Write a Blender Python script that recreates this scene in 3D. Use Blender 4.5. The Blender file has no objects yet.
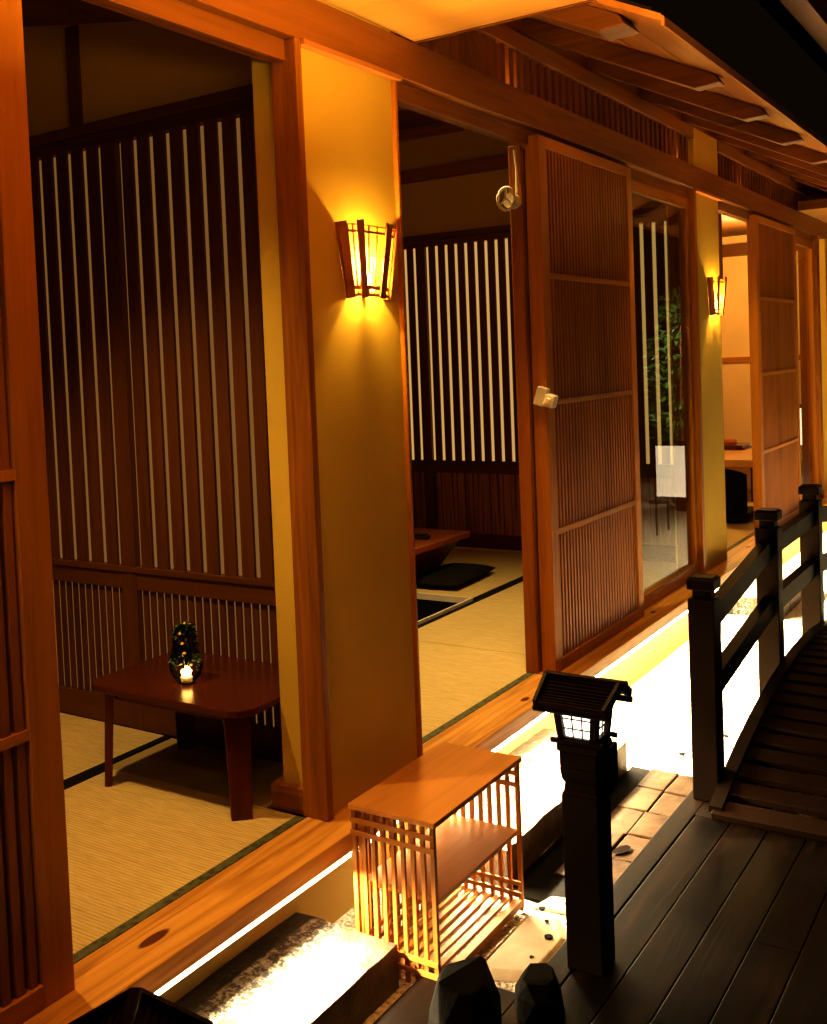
import bpy, bmesh, math, random
from mathutils import Vector, Matrix, Euler
R = random.Random(7)
PI = math.pi
scene = bpy.context.scene
col = scene.collection

# ------------------------------------------------------------------ materials
def new_mat(name):
    m = bpy.data.materials.new(name); m.use_nodes = True
    nt = m.node_tree; nt.nodes.clear()
    out = nt.nodes.new('ShaderNodeOutputMaterial'); b = nt.nodes.new('ShaderNodeBsdfPrincipled')
    nt.links.new(b.outputs[0], out.inputs[0])
    return m, nt, b

def N(nt, t, **kw):
    n = nt.nodes.new(t)
    for k, v in kw.items():
        if k.startswith('i_'): n.inputs[k[2:].replace('_', ' ')].default_value = v
        else: setattr(n, k, v)
    return n

def ramp(nt, fac, stops):
    r = nt.nodes.new('ShaderNodeValToRGB')
    while len(r.color_ramp.elements) < len(stops): r.color_ramp.elements.new(0.5)
    for e, (p, c) in zip(r.color_ramp.elements, stops):
        e.position = p; e.color = (c[0], c[1], c[2], 1)
    nt.links.new(fac, r.inputs[0]); return r

def coords(nt, scale, rnd=True):
    tc = nt.nodes.new('ShaderNodeTexCoord'); mp = nt.nodes.new('ShaderNodeMapping')
    mp.inputs['Scale'].default_value = scale
    nt.links.new(tc.outputs['Object'], mp.inputs['Vector'])
    if rnd:
        oi = nt.nodes.new('ShaderNodeObjectInfo'); mul = N(nt, 'ShaderNodeMath', operation='MULTIPLY')
        mul.inputs[1].default_value = 37.0
        nt.links.new(oi.outputs['Random'], mul.inputs[0])
        cb = nt.nodes.new('ShaderNodeCombineXYZ')
        for i in range(3): nt.links.new(mul.outputs[0], cb.inputs[i])
        nt.links.new(cb.outputs[0], mp.inputs['Location'])
    return mp

_wood = {}
def wood(c, axis, rough=0.45, contrast=0.5, spec=0.35):
    key = (c, axis, rough, contrast)
    if key in _wood: return _wood[key]
    m, nt, b = new_mat('wood_%s_%d' % (axis, len(_wood)))
    s = {'x': (1.2, 22, 22), 'y': (22, 1.2, 22), 'z': (22, 22, 1.2)}[axis]
    mp = coords(nt, s)
    n1 = N(nt, 'ShaderNodeTexNoise'); n1.inputs['Scale'].default_value = 1.6; n1.inputs['Detail'].default_value = 6
    n1.inputs['Roughness'].default_value = .6; n1.inputs['Distortion'].default_value = .8
    nt.links.new(mp.outputs[0], n1.inputs['Vector'])
    mp2 = coords(nt, tuple(k * .22 for k in s))
    n2 = N(nt, 'ShaderNodeTexNoise'); n2.inputs['Scale'].default_value = 1.0; n2.inputs['Detail'].default_value = 2
    nt.links.new(mp2.outputs[0], n2.inputs['Vector'])
    mx = N(nt, 'ShaderNodeMath', operation='ADD'); nt.links.new(n1.outputs['Fac'], mx.inputs[0]); nt.links.new(n2.outputs['Fac'], mx.inputs[1])
    hf = N(nt, 'ShaderNodeMath', operation='MULTIPLY'); hf.inputs[1].default_value = .5; nt.links.new(mx.outputs[0], hf.inputs[0])
    dk = tuple(k * (1 - contrast) for k in c); lt = tuple(min(1, k * (1 + contrast * .55)) for k in c)
    r = ramp(nt, hf.outputs[0], [(.33, dk), (.5, c), (.68, lt)])
    nt.links.new(r.outputs[0], b.inputs['Base Color'])
    b.inputs['Roughness'].default_value = rough
    b.inputs['Specular IOR Level'].default_value = spec
    b.inputs['Specular Tint'].default_value = (1, .7, .4, 1)
    bp = N(nt, 'ShaderNodeBump'); bp.inputs['Strength'].default_value = .15; bp.inputs['Distance'].default_value = .002
    nt.links.new(n1.outputs['Fac'], bp.inputs['Height']); nt.links.new(bp.outputs[0], b.inputs['Normal'])
    _wood[key] = m; return m

def plain(name, c, rough=.5, metal=0., spec=.5):
    m, nt, b = new_mat(name)
    mp = coords(nt, (1, 1, 1))
    n = N(nt, 'ShaderNodeTexNoise'); n.inputs['Scale'].default_value = 9; n.inputs['Detail'].default_value = 4
    nt.links.new(mp.outputs[0], n.inputs['Vector'])
    r = ramp(nt, n.outputs['Fac'], [(.3, tuple(k * .85 for k in c)), (.7, tuple(min(1, k * 1.1) for k in c))])
    nt.links.new(r.outputs[0], b.inputs['Base Color'])
    b.inputs['Roughness'].default_value = rough; b.inputs['Metallic'].default_value = metal
    b.inputs['Specular IOR Level'].default_value = spec
    return m

def plaster(name, c, bump=.35):
    m, nt, b = new_mat(name)
    mp = coords(nt, (1, 1, 1), False)
    n = N(nt, 'ShaderNodeTexNoise'); n.inputs['Scale'].default_value = 170; n.inputs['Detail'].default_value = 5
    nt.links.new(mp.outputs[0], n.inputs['Vector'])
    n2 = N(nt, 'ShaderNodeTexNoise'); n2.inputs['Scale'].default_value = 3; n2.inputs['Detail'].default_value = 3
    nt.links.new(mp.outputs[0], n2.inputs['Vector'])
    r = ramp(nt, n2.outputs['Fac'], [(.3, tuple(k * .9 for k in c)), (.7, c)])
    nt.links.new(r.outputs[0], b.inputs['Base Color']); b.inputs['Roughness'].default_value = .9
    b.inputs['Specular IOR Level'].default_value = .15
    bp = N(nt, 'ShaderNodeBump'); bp.inputs['Strength'].default_value = bump; bp.inputs['Distance'].default_value = .003
    nt.links.new(n.outputs['Fac'], bp.inputs['Height']); nt.links.new(bp.outputs[0], b.inputs['Normal'])
    return m

def emit(name, c, s):
    m, nt, b = new_mat(name)
    b.inputs['Base Color'].default_value = (*c, 1)
    b.inputs['Emission Color'].default_value = (*c, 1); b.inputs['Emission Strength'].default_value = s
    return m

def tatami_mat():
    m, nt, b = new_mat('tatami_rush')
    mp = coords(nt, (1, 1, 1), False)
    w = N(nt, 'ShaderNodeTexWave', wave_type='BANDS', bands_direction='Y'); w.inputs['Scale'].default_value = 26
    w.inputs['Distortion'].default_value = .6; w.inputs['Detail'].default_value = 2; w.inputs['Detail Scale'].default_value = 3
    nt.links.new(mp.outputs[0], w.inputs['Vector'])
    mp2 = coords(nt, (12, 140, 12), False)
    n = N(nt, 'ShaderNodeTexNoise'); n.inputs['Scale'].default_value = 1.5; n.inputs['Detail'].default_value = 4
    nt.links.new(mp2.outputs[0], n.inputs['Vector'])
    mx = N(nt, 'ShaderNodeMath', operation='MULTIPLY_ADD'); mx.inputs[1].default_value = .3
    nt.links.new(w.outputs['Fac'], mx.inputs[0]); nt.links.new(n.outputs['Fac'], mx.inputs[2])
    r = ramp(nt, mx.outputs[0], [(.3, (.42, .31, .13)), (.9, (.68, .55, .27))])
    nt.links.new(r.outputs[0], b.inputs['Base Color']); b.inputs['Roughness'].default_value = .75
    b.inputs['Specular IOR Level'].default_value = .2
    bp = N(nt, 'ShaderNodeBump'); bp.inputs['Strength'].default_value = .5; bp.inputs['Distance'].default_value = .002
    nt.links.new(w.outputs['Fac'], bp.inputs['Height']); nt.links.new(bp.outputs[0], b.inputs['Normal'])
    return m

def border_mat():
    m, nt, b = new_mat('tatami_border_cloth')
    mp = coords(nt, (1, 1, 1), False)
    v = N(nt, 'ShaderNodeTexVoronoi'); v.inputs['Scale'].default_value = 45
    nt.links.new(mp.outputs[0], v.inputs['Vector'])
    r = ramp(nt, v.outputs['Distance'], [(.25, (.035, .045, .025)), (.6, (.10, .11, .06))])
    nt.links.new(r.outputs[0], b.inputs['Base Color']); b.inputs['Roughness'].default_value = .6
    return m

def stone_mat(name, c1, c2, scale=14, bump=.8, rough=.45):
    m, nt, b = new_mat(name)
    mp = coords(nt, (1, 1, 1), False)
    n = N(nt, 'ShaderNodeTexNoise'); n.inputs['Scale'].default_value = scale; n.inputs['Detail'].default_value = 8
    n.inputs['Roughness'].default_value = .65
    nt.links.new(mp.outputs[0], n.inputs['Vector'])
    r = ramp(nt, n.outputs['Fac'], [(.35, c1), (.65, c2)])
    nt.links.new(r.outputs[0], b.inputs['Base Color']); b.inputs['Roughness'].default_value = rough; b.inputs['Specular IOR Level'].default_value = .06
    bp = N(nt, 'ShaderNodeBump'); bp.inputs['Strength'].default_value = bump; bp.inputs['Distance'].default_value = .01
    nt.links.new(n.outputs['Fac'], bp.inputs['Height']); nt.links.new(bp.outputs[0], b.inputs['Normal'])
    return m

def step_stone_mat():
    # split-faced granite: speckled rough strip by the wall, brown worn face to the outside
    m, nt, b = new_mat('step_granite')
    tc = nt.nodes.new('ShaderNodeTexCoord'); sp = nt.nodes.new('ShaderNodeSeparateXYZ')
    nt.links.new(tc.outputs['Object'], sp.inputs[0])
    n = N(nt, 'ShaderNodeTexNoise'); n.inputs['Scale'].default_value = 60; n.inputs['Detail'].default_value = 8; n.inputs['Roughness'].default_value = .7
    nt.links.new(tc.outputs['Object'], n.inputs['Vector'])
    n2 = N(nt, 'ShaderNodeTexNoise'); n2.inputs['Scale'].default_value = 13; n2.inputs['Detail'].default_value = 5
    mpg = coords(nt, (2.5, .7, 1), False); nt.links.new(mpg.outputs[0], n2.inputs['Vector'])
    speck = ramp(nt, n.outputs['Fac'], [(.47, (.03, .025, .02)), (.56, (.38, .34, .27))])
    worn = ramp(nt, n2.outputs['Fac'], [(.35, (.022, .012, .006)), (.62, (.12, .07, .036))])
    def band(a, c):
        r = nt.nodes.new('ShaderNodeMapRange'); r.inputs[1].default_value = a; r.inputs[2].default_value = c
        nt.links.new(sp.outputs[0], r.inputs[0]); return r
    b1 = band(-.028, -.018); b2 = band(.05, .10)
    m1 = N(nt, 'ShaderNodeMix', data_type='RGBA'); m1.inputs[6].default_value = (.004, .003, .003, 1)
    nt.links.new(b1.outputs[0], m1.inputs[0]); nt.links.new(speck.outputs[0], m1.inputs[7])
    m2 = N(nt, 'ShaderNodeMix', data_type='RGBA')
    nt.links.new(b2.outputs[0], m2.inputs[0]); nt.links.new(m1.outputs[2], m2.inputs[6]); nt.links.new(worn.outputs[0], m2.inputs[7])
    nt.links.new(m2.outputs[2], b.inputs['Base Color']); b.inputs['Roughness'].default_value = .38
    ad = N(nt, 'ShaderNodeMath', operation='ADD'); nt.links.new(n.outputs['Fac'], ad.inputs[0]); nt.links.new(n2.outputs['Fac'], ad.inputs[1])
    bp = N(nt, 'ShaderNodeBump'); bp.inputs['Strength'].default_value = .8; bp.inputs['Distance'].default_value = .008
    nt.links.new(ad.outputs[0], bp.inputs['Height']); nt.links.new(bp.outputs[0], b.inputs['Normal'])
    return m

def sill_mat():
    # pale pine with long flame grain and dark oval knots
    m, nt, b = new_mat('sill_pine')
    mp = coords(nt, (16, .8, 16), False)
    n1 = N(nt, 'ShaderNodeTexNoise'); n1.inputs['Scale'].default_value = 1.5; n1.inputs['Detail'].default_value = 6; n1.inputs['Distortion'].default_value = 1.2
    nt.links.new(mp.outputs[0], n1.inputs['Vector'])
    r = ramp(nt, n1.outputs['Fac'], [(.33, (.38, .17, .035)), (.5, (.60, .30, .065)), (.66, (.74, .41, .11))])
    last = r.outputs[0]
    tc = nt.nodes.new('ShaderNodeTexCoord')
    for (kx, ky, rx, ry) in [(.005, 1.74, .016, .050), (.03, 3.74, .013, .03), (.02, 5.3, .012, .03), (.0, 7.3, .014, .04)]:
        mk = nt.nodes.new('ShaderNodeMapping'); mk.vector_type = 'POINT'
        mk.inputs['Scale'].default_value = (1 / rx, 1 / ry, 0)
        mk.inputs['Location'].default_value = (-kx / rx, -ky / ry, 0)
        nt.links.new(tc.outputs['Object'], mk.inputs['Vector'])
        ln = N(nt, 'ShaderNodeVectorMath', operation='LENGTH'); nt.links.new(mk.outputs[0], ln.inputs[0])
        mr = nt.nodes.new('ShaderNodeMapRange'); mr.inputs[1].default_value = .85; mr.inputs[2].default_value = 1.1
        nt.links.new(ln.outputs['Value'], mr.inputs[0])
        mi = N(nt, 'ShaderNodeMix', data_type='RGBA'); mi.inputs[6].default_value = (.11, .03, .008, 1)
        nt.links.new(mr.outputs[0], mi.inputs[0]); nt.links.new(last, mi.inputs[7]); last = mi.outputs[2]
    nt.links.new(last, b.inputs['Base Color']); b.inputs['Roughness'].default_value = .35
    return m

def deck_mat():
    m, nt, b = new_mat('deck_planks')
    mp = coords(nt, (14, .9, 14), False)
    n1 = N(nt, 'ShaderNodeTexNoise'); n1.inputs['Scale'].default_value = 2; n1.inputs['Detail'].default_value = 7; n1.inputs['Distortion'].default_value = 1
    nt.links.new(mp.outputs[0], n1.inputs['Vector'])
    mp2 = coords(nt, (1, 1, 1), False)
    n2 = N(nt, 'ShaderNodeTexNoise'); n2.inputs['Scale'].default_value = 2.2; n2.inputs['Detail'].default_value = 3
    nt.links.new(mp2.outputs[0], n2.inputs['Vector'])
    mul = N(nt, 'ShaderNodeMath', operation='MULTIPLY'); nt.links.new(n1.outputs['Fac'], mul.inputs[0]); nt.links.new(n2.outputs['Fac'], mul.inputs[1])
    r = ramp(nt, mul.outputs[0], [(.14, (.0008, .0004, .0002)), (.28, (.0032, .0013, .0005)), (.42, (.013, .005, .0013))])
    nt.links.new(r.outputs[0], b.inputs['Base Color'])
    b.inputs['Specular IOR Level'].default_value = .08; rr = ramp(nt, n2.outputs['Fac'], [(.3, (.32,) * 3), (.7, (.55,) * 3)]); nt.links.new(rr.outputs[0], b.inputs['Roughness'])
    bp = N(nt, 'ShaderNodeBump'); bp.inputs['Strength'].default_value = .3; bp.inputs['Distance'].default_value = .003
    nt.links.new(n1.outputs['Fac'], bp.inputs['Height']); nt.links.new(bp.outputs[0], b.inputs['Normal'])
    return m

def gravel_mat():
    m, nt, b = new_mat('white_gravel')
    mp = coords(nt, (1, 1, 1), False)
    v = N(nt, 'ShaderNodeTexVoronoi'); v.inputs['Scale'].default_value = 75; nt.links.new(mp.outputs[0], v.inputs['Vector'])
    n = N(nt, 'ShaderNodeTexNoise'); n.inputs['Scale'].default_value = 55; n.inputs['Detail'].default_value = 3; nt.links.new(mp.outputs[0], n.inputs['Vector'])
    r = ramp(nt, n.outputs['Fac'], [(.34, (.30, .24, .16)), (.48, (.72, .66, .54)), (.7, (.85, .80, .70))])
    nt.links.new(r.outputs[0], b.inputs['Base Color']); b.inputs['Roughness'].default_value = .7
    bp = N(nt, 'ShaderNodeBump', invert=True); bp.inputs['Strength'].default_value = .9; bp.inputs['Distance'].default_value = .01
    nt.links.new(v.outputs['Distance'], bp.inputs['Height']); nt.links.new(bp.outputs[0], b.inputs['Normal'])
    return m

def glass_mat(name, tint=(1, 1, 1), rough=0.):
    m = bpy.data.materials.new(name); m.use_nodes = True; nt = m.node_tree; nt.nodes.clear()
    out = nt.nodes.new('ShaderNodeOutputMaterial'); mix = nt.nodes.new('ShaderNodeMixShader')
    tr = nt.nodes.new('ShaderNodeBsdfTransparent'); gl = nt.nodes.new('ShaderNodeBsdfGlossy')
    tr.inputs[0].default_value = (*tint, 1); gl.inputs['Roughness'].default_value = rough
    fr = nt.nodes.new('ShaderNodeFresnel'); fr.inputs[0].default_value = 1.6
    nt.links.new(fr.outputs[0], mix.inputs[0]); nt.links.new(tr.outputs[0], mix.inputs[1]); nt.links.new(gl.outputs[0], mix.inputs[2])
    nt.links.new(mix.outputs[0], out.inputs[0]); return m

CEDAR = (.34, .125, .018); CEDAR_L = (.45, .18, .03); BROWN = (.105, .036, .007); BROWN_D = (.085, .03, .008); DARK = (.012, .006, .004)
M_beam = wood((.22, .078, .012), 'y'); M_post = wood(CEDAR, 'z'); M_cross = wood(CEDAR, 'x')
M_door = wood((.42, .165, .022), 'z'); M_doory = wood((.42, .165, .022), 'y')
M_slat = wood((.30, .105, .016), 'z')
M_part = wood(BROWN, 'z', .5); M_partx = wood(BROWN, 'x', .5)
M_sill = sill_mat()
M_box = wood((.52, .235, .06), 'y', .35, .25); M_boxz = wood((.38, .15, .03), 'z', .45, .3); M_boxx = wood((.38, .15, .03), 'x', .45, .3)
M_table = wood((.075, .016, .006), 'x', .22, .4); M_tablez = wood((.085, .018, .006), 'z', .25, .4)
M_table2 = wood((.32, .085, .02), 'y', .2, .4)
M_darkz = wood((.0045, .002, .0011), 'z', .5, .5, .12); M_darky = wood((.006, .0028, .0014), 'y', .5, .5, .12); M_darkx = wood((.010, .004, .002), 'x', .5, .5, .12)
M_raft = wood((.13, .045, .009), 'x', .5); M_board = wood((.42, .17, .045), 'y', .5, .3)
M_soffit = wood((.62, .34, .10), 'x', .45, .18)
M_deck = deck_mat(); M_gravel = gravel_mat()
M_wall = plaster('ochre_plaster', (.64, .45, .085)); M_inner = plaster('interior_plaster', (.50, .31, .10), .15)
M_cream = plaster('cream_plaster', (.74, .53, .24), .15)
M_glow_paper1 = emit('glow_paper_dim', (.62, .30, .085), .30)  # self-lit, stands in for the next room's light through the slat gaps
M_glow_paper2 = emit('glow_paper', (.88, .52, .17), .62)
for m_ in (M_glow_paper1, M_glow_paper2): m_.node_tree.nodes['Principled BSDF'].inputs['Specular IOR Level'].default_value = 0; m_.node_tree.nodes['Principled BSDF'].inputs['Base Color'].default_value = (.05, .025, .01, 1)
M_tatami = tatami_mat(); M_border = border_mat()
M_step = step_stone_mat()
M_paver = stone_mat('paver_slate', (.020, .010, .005), (.06, .034, .017), 9, .6, .45)
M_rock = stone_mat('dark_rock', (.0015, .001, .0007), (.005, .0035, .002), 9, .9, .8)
M_pale = stone_mat('pale_slab', (.50, .40, .27), (.68, .58, .42), 6, .4, .7)
M_black = plain('black_cloth', (.008, .007, .007), .85, 0, .2)
M_canopy = plain('dark_canopy', (.010, .008, .005), .8, 0, .1)
M_white = plain('white_plastic', (.75, .70, .60), .4)
M_blackp = plain('black_plastic', (.012, .01, .01), .35)
M_leaf = plain('green_leaf', (.035, .10, .02), .5); M_leafd = plain('dark_green_leaf', (.012, .045, .014), .45)
M_yel = plain('yellow_blossom', (.75, .5, .12), .6)
M_glass = glass_mat('window_glass', (.80, .85, .72)); M_vase = glass_mat('vase_glass', (.93, .95, .93))
M_led = emit('led_strip', (1., .80, .46), 9)
M_led2 = emit('led_strip_bright', (1., .80, .46), 42)
M_bulb = emit('sconce_bulb', (1., .66, .25), 25)
M_lpane = emit('lantern_paper', (1., .86, .66), 3.2)
M_tea = emit('tealight_flame', (1., .50, .12), 14)
M_spaper = emit('sconce_paper', (1., .55, .14), 1.6)

# ------------------------------------------------------------------ geometry
class MB:
    def __init__(s): s.v = []; s.f = []
    def add(s, vs, fs):
        o = len(s.v); s.v += [tuple(p) for p in vs]; s.f += [tuple(o + i for i in f) for f in fs]; return s
    def box(s, x0, x1, y0, y1, z0, z1):
        return s.add([(x0,y0,z0),(x1,y0,z0),(x1,y1,z0),(x0,y1,z0),(x0,y0,z1),(x1,y0,z1),(x1,y1,z1),(x0,y1,z1)],
                     [(0,3,2,1),(4,5,6,7),(0,1,5,4),(1,2,6,5),(2,3,7,6),(3,0,4,7)])
    def bar(s, p0, p1, w, t, up=(0, 0, 1), w1=None, t1=None):
        p0 = Vector(p0); p1 = Vector(p1); d = (p1 - p0).normalized(); u = Vector(up)
        a = d.cross(u).normalized(); b = a.cross(d).normalized()
        w1 = w if w1 is None else w1; t1 = t if t1 is None else t1
        vs = []
        for p, ww, tt in ((p0, w, t), (p1, w1, t1)):
            for i, j in ((-1,-1),(1,-1),(1,1),(-1,1)): vs.append(p + a * i * ww / 2 + b * j * tt / 2)
        return s.add(vs, [(0,1,2,3),(7,6,5,4),(0,4,5,1),(1,5,6,2),(2,6,7,3),(3,7,4,0)])
    def prism(s, poly, z0, z1, axis='z'):
        n = len(poly)
        f = {'z': lambda a, b, c: (a, b, c), 'y': lambda a, b, c: (a, c, b), 'x': lambda a, b, c: (c, a, b)}[axis]
        vs = [f(a, b, z0) for a, b in poly] + [f(a, b, z1) for a, b in poly]
        return s.add(vs, [tuple(range(n))[::-1], tuple(range(n, 2 * n))] + [(i, (i + 1) % n, n + (i + 1) % n, n + i) for i in range(n)])
    def tube(s, pts, r, n=10, cap=True):
        pts = [Vector(p) for p in pts]; rings = []
        rr = r if isinstance(r, (list, tuple)) else [r] * len(pts)
        for i, p in enumerate(pts):
            d = (pts[min(i + 1, len(pts) - 1)] - pts[max(i - 1, 0)]).normalized()
            u = Vector((0, 0, 1)) if abs(d.z) < .9 else Vector((1, 0, 0))
            a = d.cross(u).normalized(); b = a.cross(d)
            rings.append([p + (a * math.cos(2 * PI * k / n) + b * math.sin(2 * PI * k / n)) * rr[i] for k in range(n)])
        vs = [q for ring in rings for q in ring]; fs = []
        for i in range(len(pts) - 1):
            for k in range(n): fs.append((i*n+k, i*n+(k+1)%n, (i+1)*n+(k+1)%n, (i+1)*n+k))
        if cap: fs += [tuple(range(n))[::-1], tuple(range((len(pts)-1)*n, len(pts)*n))]
        return s.add(vs, fs)
    def lathe(s, prof, c, n=28):
        vs = []; fs = []
        for r, z in prof:
            for k in range(n): vs.append((c[0] + r * math.cos(2*PI*k/n), c[1] + r * math.sin(2*PI*k/n), c[2] + z))
        for i in range(len(prof) - 1):
            for k in range(n): fs.append((i*n+k, i*n+(k+1)%n, (i+1)*n+(k+1)%n, (i+1)*n+k))
        fs += [tuple(range(n))[::-1], tuple(range((len(prof)-1)*n, len(prof)*n))]
        return s.add(vs, fs)
    def build(s, name, mat, parent=None, loc=None, bevel=0, smooth=False, subsurf=0):
        org = Vector(loc) if loc is not None else (Vector(parent['_o']) if parent is not None else Vector((0, 0, 0)))
        me = bpy.data.meshes.new(name)
        me.from_pydata([tuple(Vector(p) - org) for p in s.v], [], s.f); me.update()
        bm = bmesh.new(); bm.from_mesh(me); bmesh.ops.recalc_face_normals(bm, faces=bm.faces); bm.to_mesh(me); bm.free()
        me.materials.append(mat)
        if smooth:
            for p in me.polygons: p.use_smooth = True
        o = bpy.data.objects.new(name, me); col.objects.link(o)
        if parent is not None:
            o.parent = parent; o.location = org - Vector(parent['_o'])
        else: o.location = org
        o['_o'] = tuple(org)
        if bevel:
            md = o.modifiers.new('bevel', 'BEVEL'); md.width = bevel; md.segments = 2; md.limit_method = 'ANGLE'
        if subsurf:
            md = o.modifiers.new('sub', 'SUBSURF'); md.levels = subsurf; md.render_levels = subsurf
        return o

def tag(o, label=None, cat=None, group=None, kind=None):
    if label: o['label'] = label
    if cat: o['category'] = cat
    if group: o['group'] = group
    if kind: o['kind'] = kind
    return o
def thing(name, loc, label, cat, group=None, kind=None):
    o = bpy.data.objects.new(name, None); col.objects.link(o); o.location = loc; o['_o'] = tuple(loc)
    o.empty_display_size = .1
    return tag(o, label, cat, group, kind)
def tree(o):
    yield o
    for c in o.children: yield from tree(c)
def copy_thing(root, delta, label=None):
    def cp(o, par):
        c = o.copy(); col.objects.link(c)
        if par is not None: c.parent = par
        for ch in list(o.children): cp(ch, c)
        return c
    r = cp(root, None); r.location = root.location + Vector(delta)
    if label: r['label'] = label
    return r
def S(mb, name, mat, label, cat, **kw):
    return tag(mb.build(name, mat, **kw), label, cat, kind='structure')

# ------------------------------------------------------------------ ground and deck
rg = 60
g = MB(); nx, ny = 40, 60
for j in range(ny + 1):
    for i in range(nx + 1):
        g.v.append((-.35 + 5.3 * i / nx, -2.5 + 26 * j / ny, -.382 + R.uniform(-.004, .004)))
for j in range(ny):
    for i in range(nx):
        a = j * (nx + 1) + i; g.f.append((a, a + 1, a + nx + 2, a + nx + 1))
S(g, 'ground', M_gravel, 'white gravel ground glowing along the foot of the timber facade', 'ground')

d = MB(); x = .645 - .0755; k = 0
d.box(.572, .641, -2.2, 4.03, -.37, -.330).box(.312, .440, -2.2, 2.47, -.37, -.331).box(.4425, .5695, -2.2, 2.47, -.37, -.3305)
x = .645
while x < 4.2:
    y = -2.2
    cuts = [-2.2, R.uniform(-.5, 1.5), R.uniform(2.0, 3.2), 3.772]
    for a, b_ in zip(cuts[:-1], cuts[1:]):
        dz = R.uniform(-.0012, .0012)
        d.box(x + .0015, x + .1195, a + .0015, b_ - .0015, -.37, -.33 + dz)
    x += .121
S(d, 'floor', M_deck, 'dark brown plank deck in front of the tea rooms', 'deck', bevel=.002)
S(MB().box(.60, 4.2, -2.2, 3.765, -.40, -.372).box(.6415, .72, 3.7725, 4.03, -.39, -.331), 'trim_1', M_darky, 'black joist bed beneath the dark plank deck', 'joists')

# ------------------------------------------------------------------ facade: sill, walls, pillars, beam
S(MB().box(-.076, .092, -1.4, 11.2, -.055, -.0), 'trim_2', M_sill, 'long pale pine sill with dark oval knots running along the facade', 'sill', bevel=.003)
S(MB().box(-.16, -.093, -1.4, 11.2, -.385, -.055), 'wall_plinth', plaster('plinth_plaster', (.30, .20, .05)), 'ochre plaster plinth wall under the pine sill', 'wall')

PILL = [(-1.42, -.93), (2.487, 3.0), (6.335, 6.845), (10.30, 10.85)]
pn = ['left', 'sconce', 'second', 'far']
for (a, b_), nm in zip(PILL, pn):
    S(MB().box(-.175, -.018, a, b_, 0, 2.2045), 'wall_' + nm, M_wall,
      {'left': 'ochre plaster pier left of the nearest lattice door', 'sconce': 'wide ochre plaster pier carrying the nearest wall sconce',
       'second': 'ochre plaster pier right of the tall glass panel', 'far': 'ochre plaster pier at the far end of the facade'}[nm], 'wall')
S(MB().box(-.13, .0, -1.5, 12.2, 2.205, 2.334), 'trim_3', M_beam, 'long cedar beam running over all the openings', 'beam', bevel=.003)
S(MB().box(-.018, .012, 2.487, 3.02, 2.190, 2.2045).box(-.018, .012, 6.30, 6.86, 2.190, 2.2045), 'trim_4', M_board, 'thin orange strip where the beam meets the ochre piers', 'moulding')
# header rails (kamoi) over each opening, with two grooves
for i, (a, b_) in enumerate([(-.93, 2.457), (3.02, 6.285), (6.87, 9.84)]):
    m = MB().box(-.095, -.068, a, b_, 2.152, 2.2048).box(-.060, -.034, a, b_, 2.146, 2.2048).box(-.0678, -.0602, a, b_, 2.175, 2.2048)
    S(m, 'trim_%d' % (5 + i), M_beam, ['cedar header rail over the nearest room opening', 'cedar header rail over the second room opening', 'cedar header rail over the third room opening'][i], 'header rail', bevel=.002)
# posts
def post(n, x0, x1, y0, y1, lab, z1=2.2045, mat=None):
    return S(MB().box(x0, x1, y0, y1, 0, z1), 'trim_%d' % n, mat or M_post, lab, 'post', bevel=.003)
post(8, -.086, .002, 2.457, 2.486, 'reddish cedar post at the left edge of the sconce pier')
post(9, -.086, -.004, 3.001, 3.016, 'thin brown post at the right edge of the sconce pier')
post(10, -.112, -.058, 4.066, 4.084, 'dark reddish post left of the tall lattice door', 2.1455)
post(11, -.15, -.002, 6.286, 6.334, 'cedar post between the glass panel and the second pier')
post(12, -.10, -.02, 6.846, 6.862, 'thin brown post at the right edge of the second pier')
post(13, -.15, .0, 9.841, 9.93, 'orange cedar post beyond the far glass panel')
S(MB().box(-.205, -.1755, 2.462, 2.77, 0, .075).box(-.175, -.087, 2.462, 2.486, 0, .075), 'baseboard_pier', M_cross, 'short wooden skirting at the foot of the sconce pier inside', 'skirting', bevel=.002)
post(14, -.14, .002, .16, .26, 'cedar post at the left end of the nearest lattice door')

# ------------------------------------------------------------------ sliding doors
def leaf_door(n, y0, y1, x0, x1, label, stile=.072, far_stile=.07, mid=None):
    t = thing('door_%d' % n, (x0, (y0 + y1) / 2, 0), label, 'sliding door', kind='structure')
    MB().box(x0, x1, y0, y0 + stile, .0, 2.18).build('stile', M_door, t, bevel=.002)
    MB().box(x0, x1, y1 - far_stile, y1, .0, 2.18).build('stile', M_door, t, bevel=.002)
    MB().box(x0, x1, y0 + stile, y1 - far_stile, .0, .05).build('bottom_rail', M_doory, t, bevel=.002)
    MB().box(x0, x1, y0 + stile, y1 - far_stile, 2.135, 2.18).build('top_rail', M_doory, t, bevel=.002)
    a, b_ = y0 + stile, y1 - far_stile
    cnt = int((b_ - a) / .0338); pit = (b_ - a) / cnt
    m = MB()
    for i in range(cnt):
        yc = a + pit * (i + .5); w = .0095
        m.box(x1 - .028, x1 - .008, yc - w, yc + w, .05, 2.135)
    m.build('lattice', M_slat, t)
    for z in (.572, 1.105, 1.622):
        MB().box(x1 - .0245, x1 - .003, a, b_, z - .011, z + .011).build('crossbar', M_doory, t)
    MB().box(x0, x0 + .006, a, b_, .05, 2.135).build('backing_panel', wood((.10, .035, .012), 'z', .5), t)
    return t
leaf_door(1, .27, 1.503, -.032, 0.002, 'nearest sliding lattice door at the left edge of the photo', far_stile=.082)
leaf_door(2, 4.090, 5.195, -.050, .010, 'tall sliding lattice door right of the second opening')
leaf_door(3, 7.68, 8.95, -.050, .010, 'farthest sliding lattice door beyond the second pier')

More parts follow.
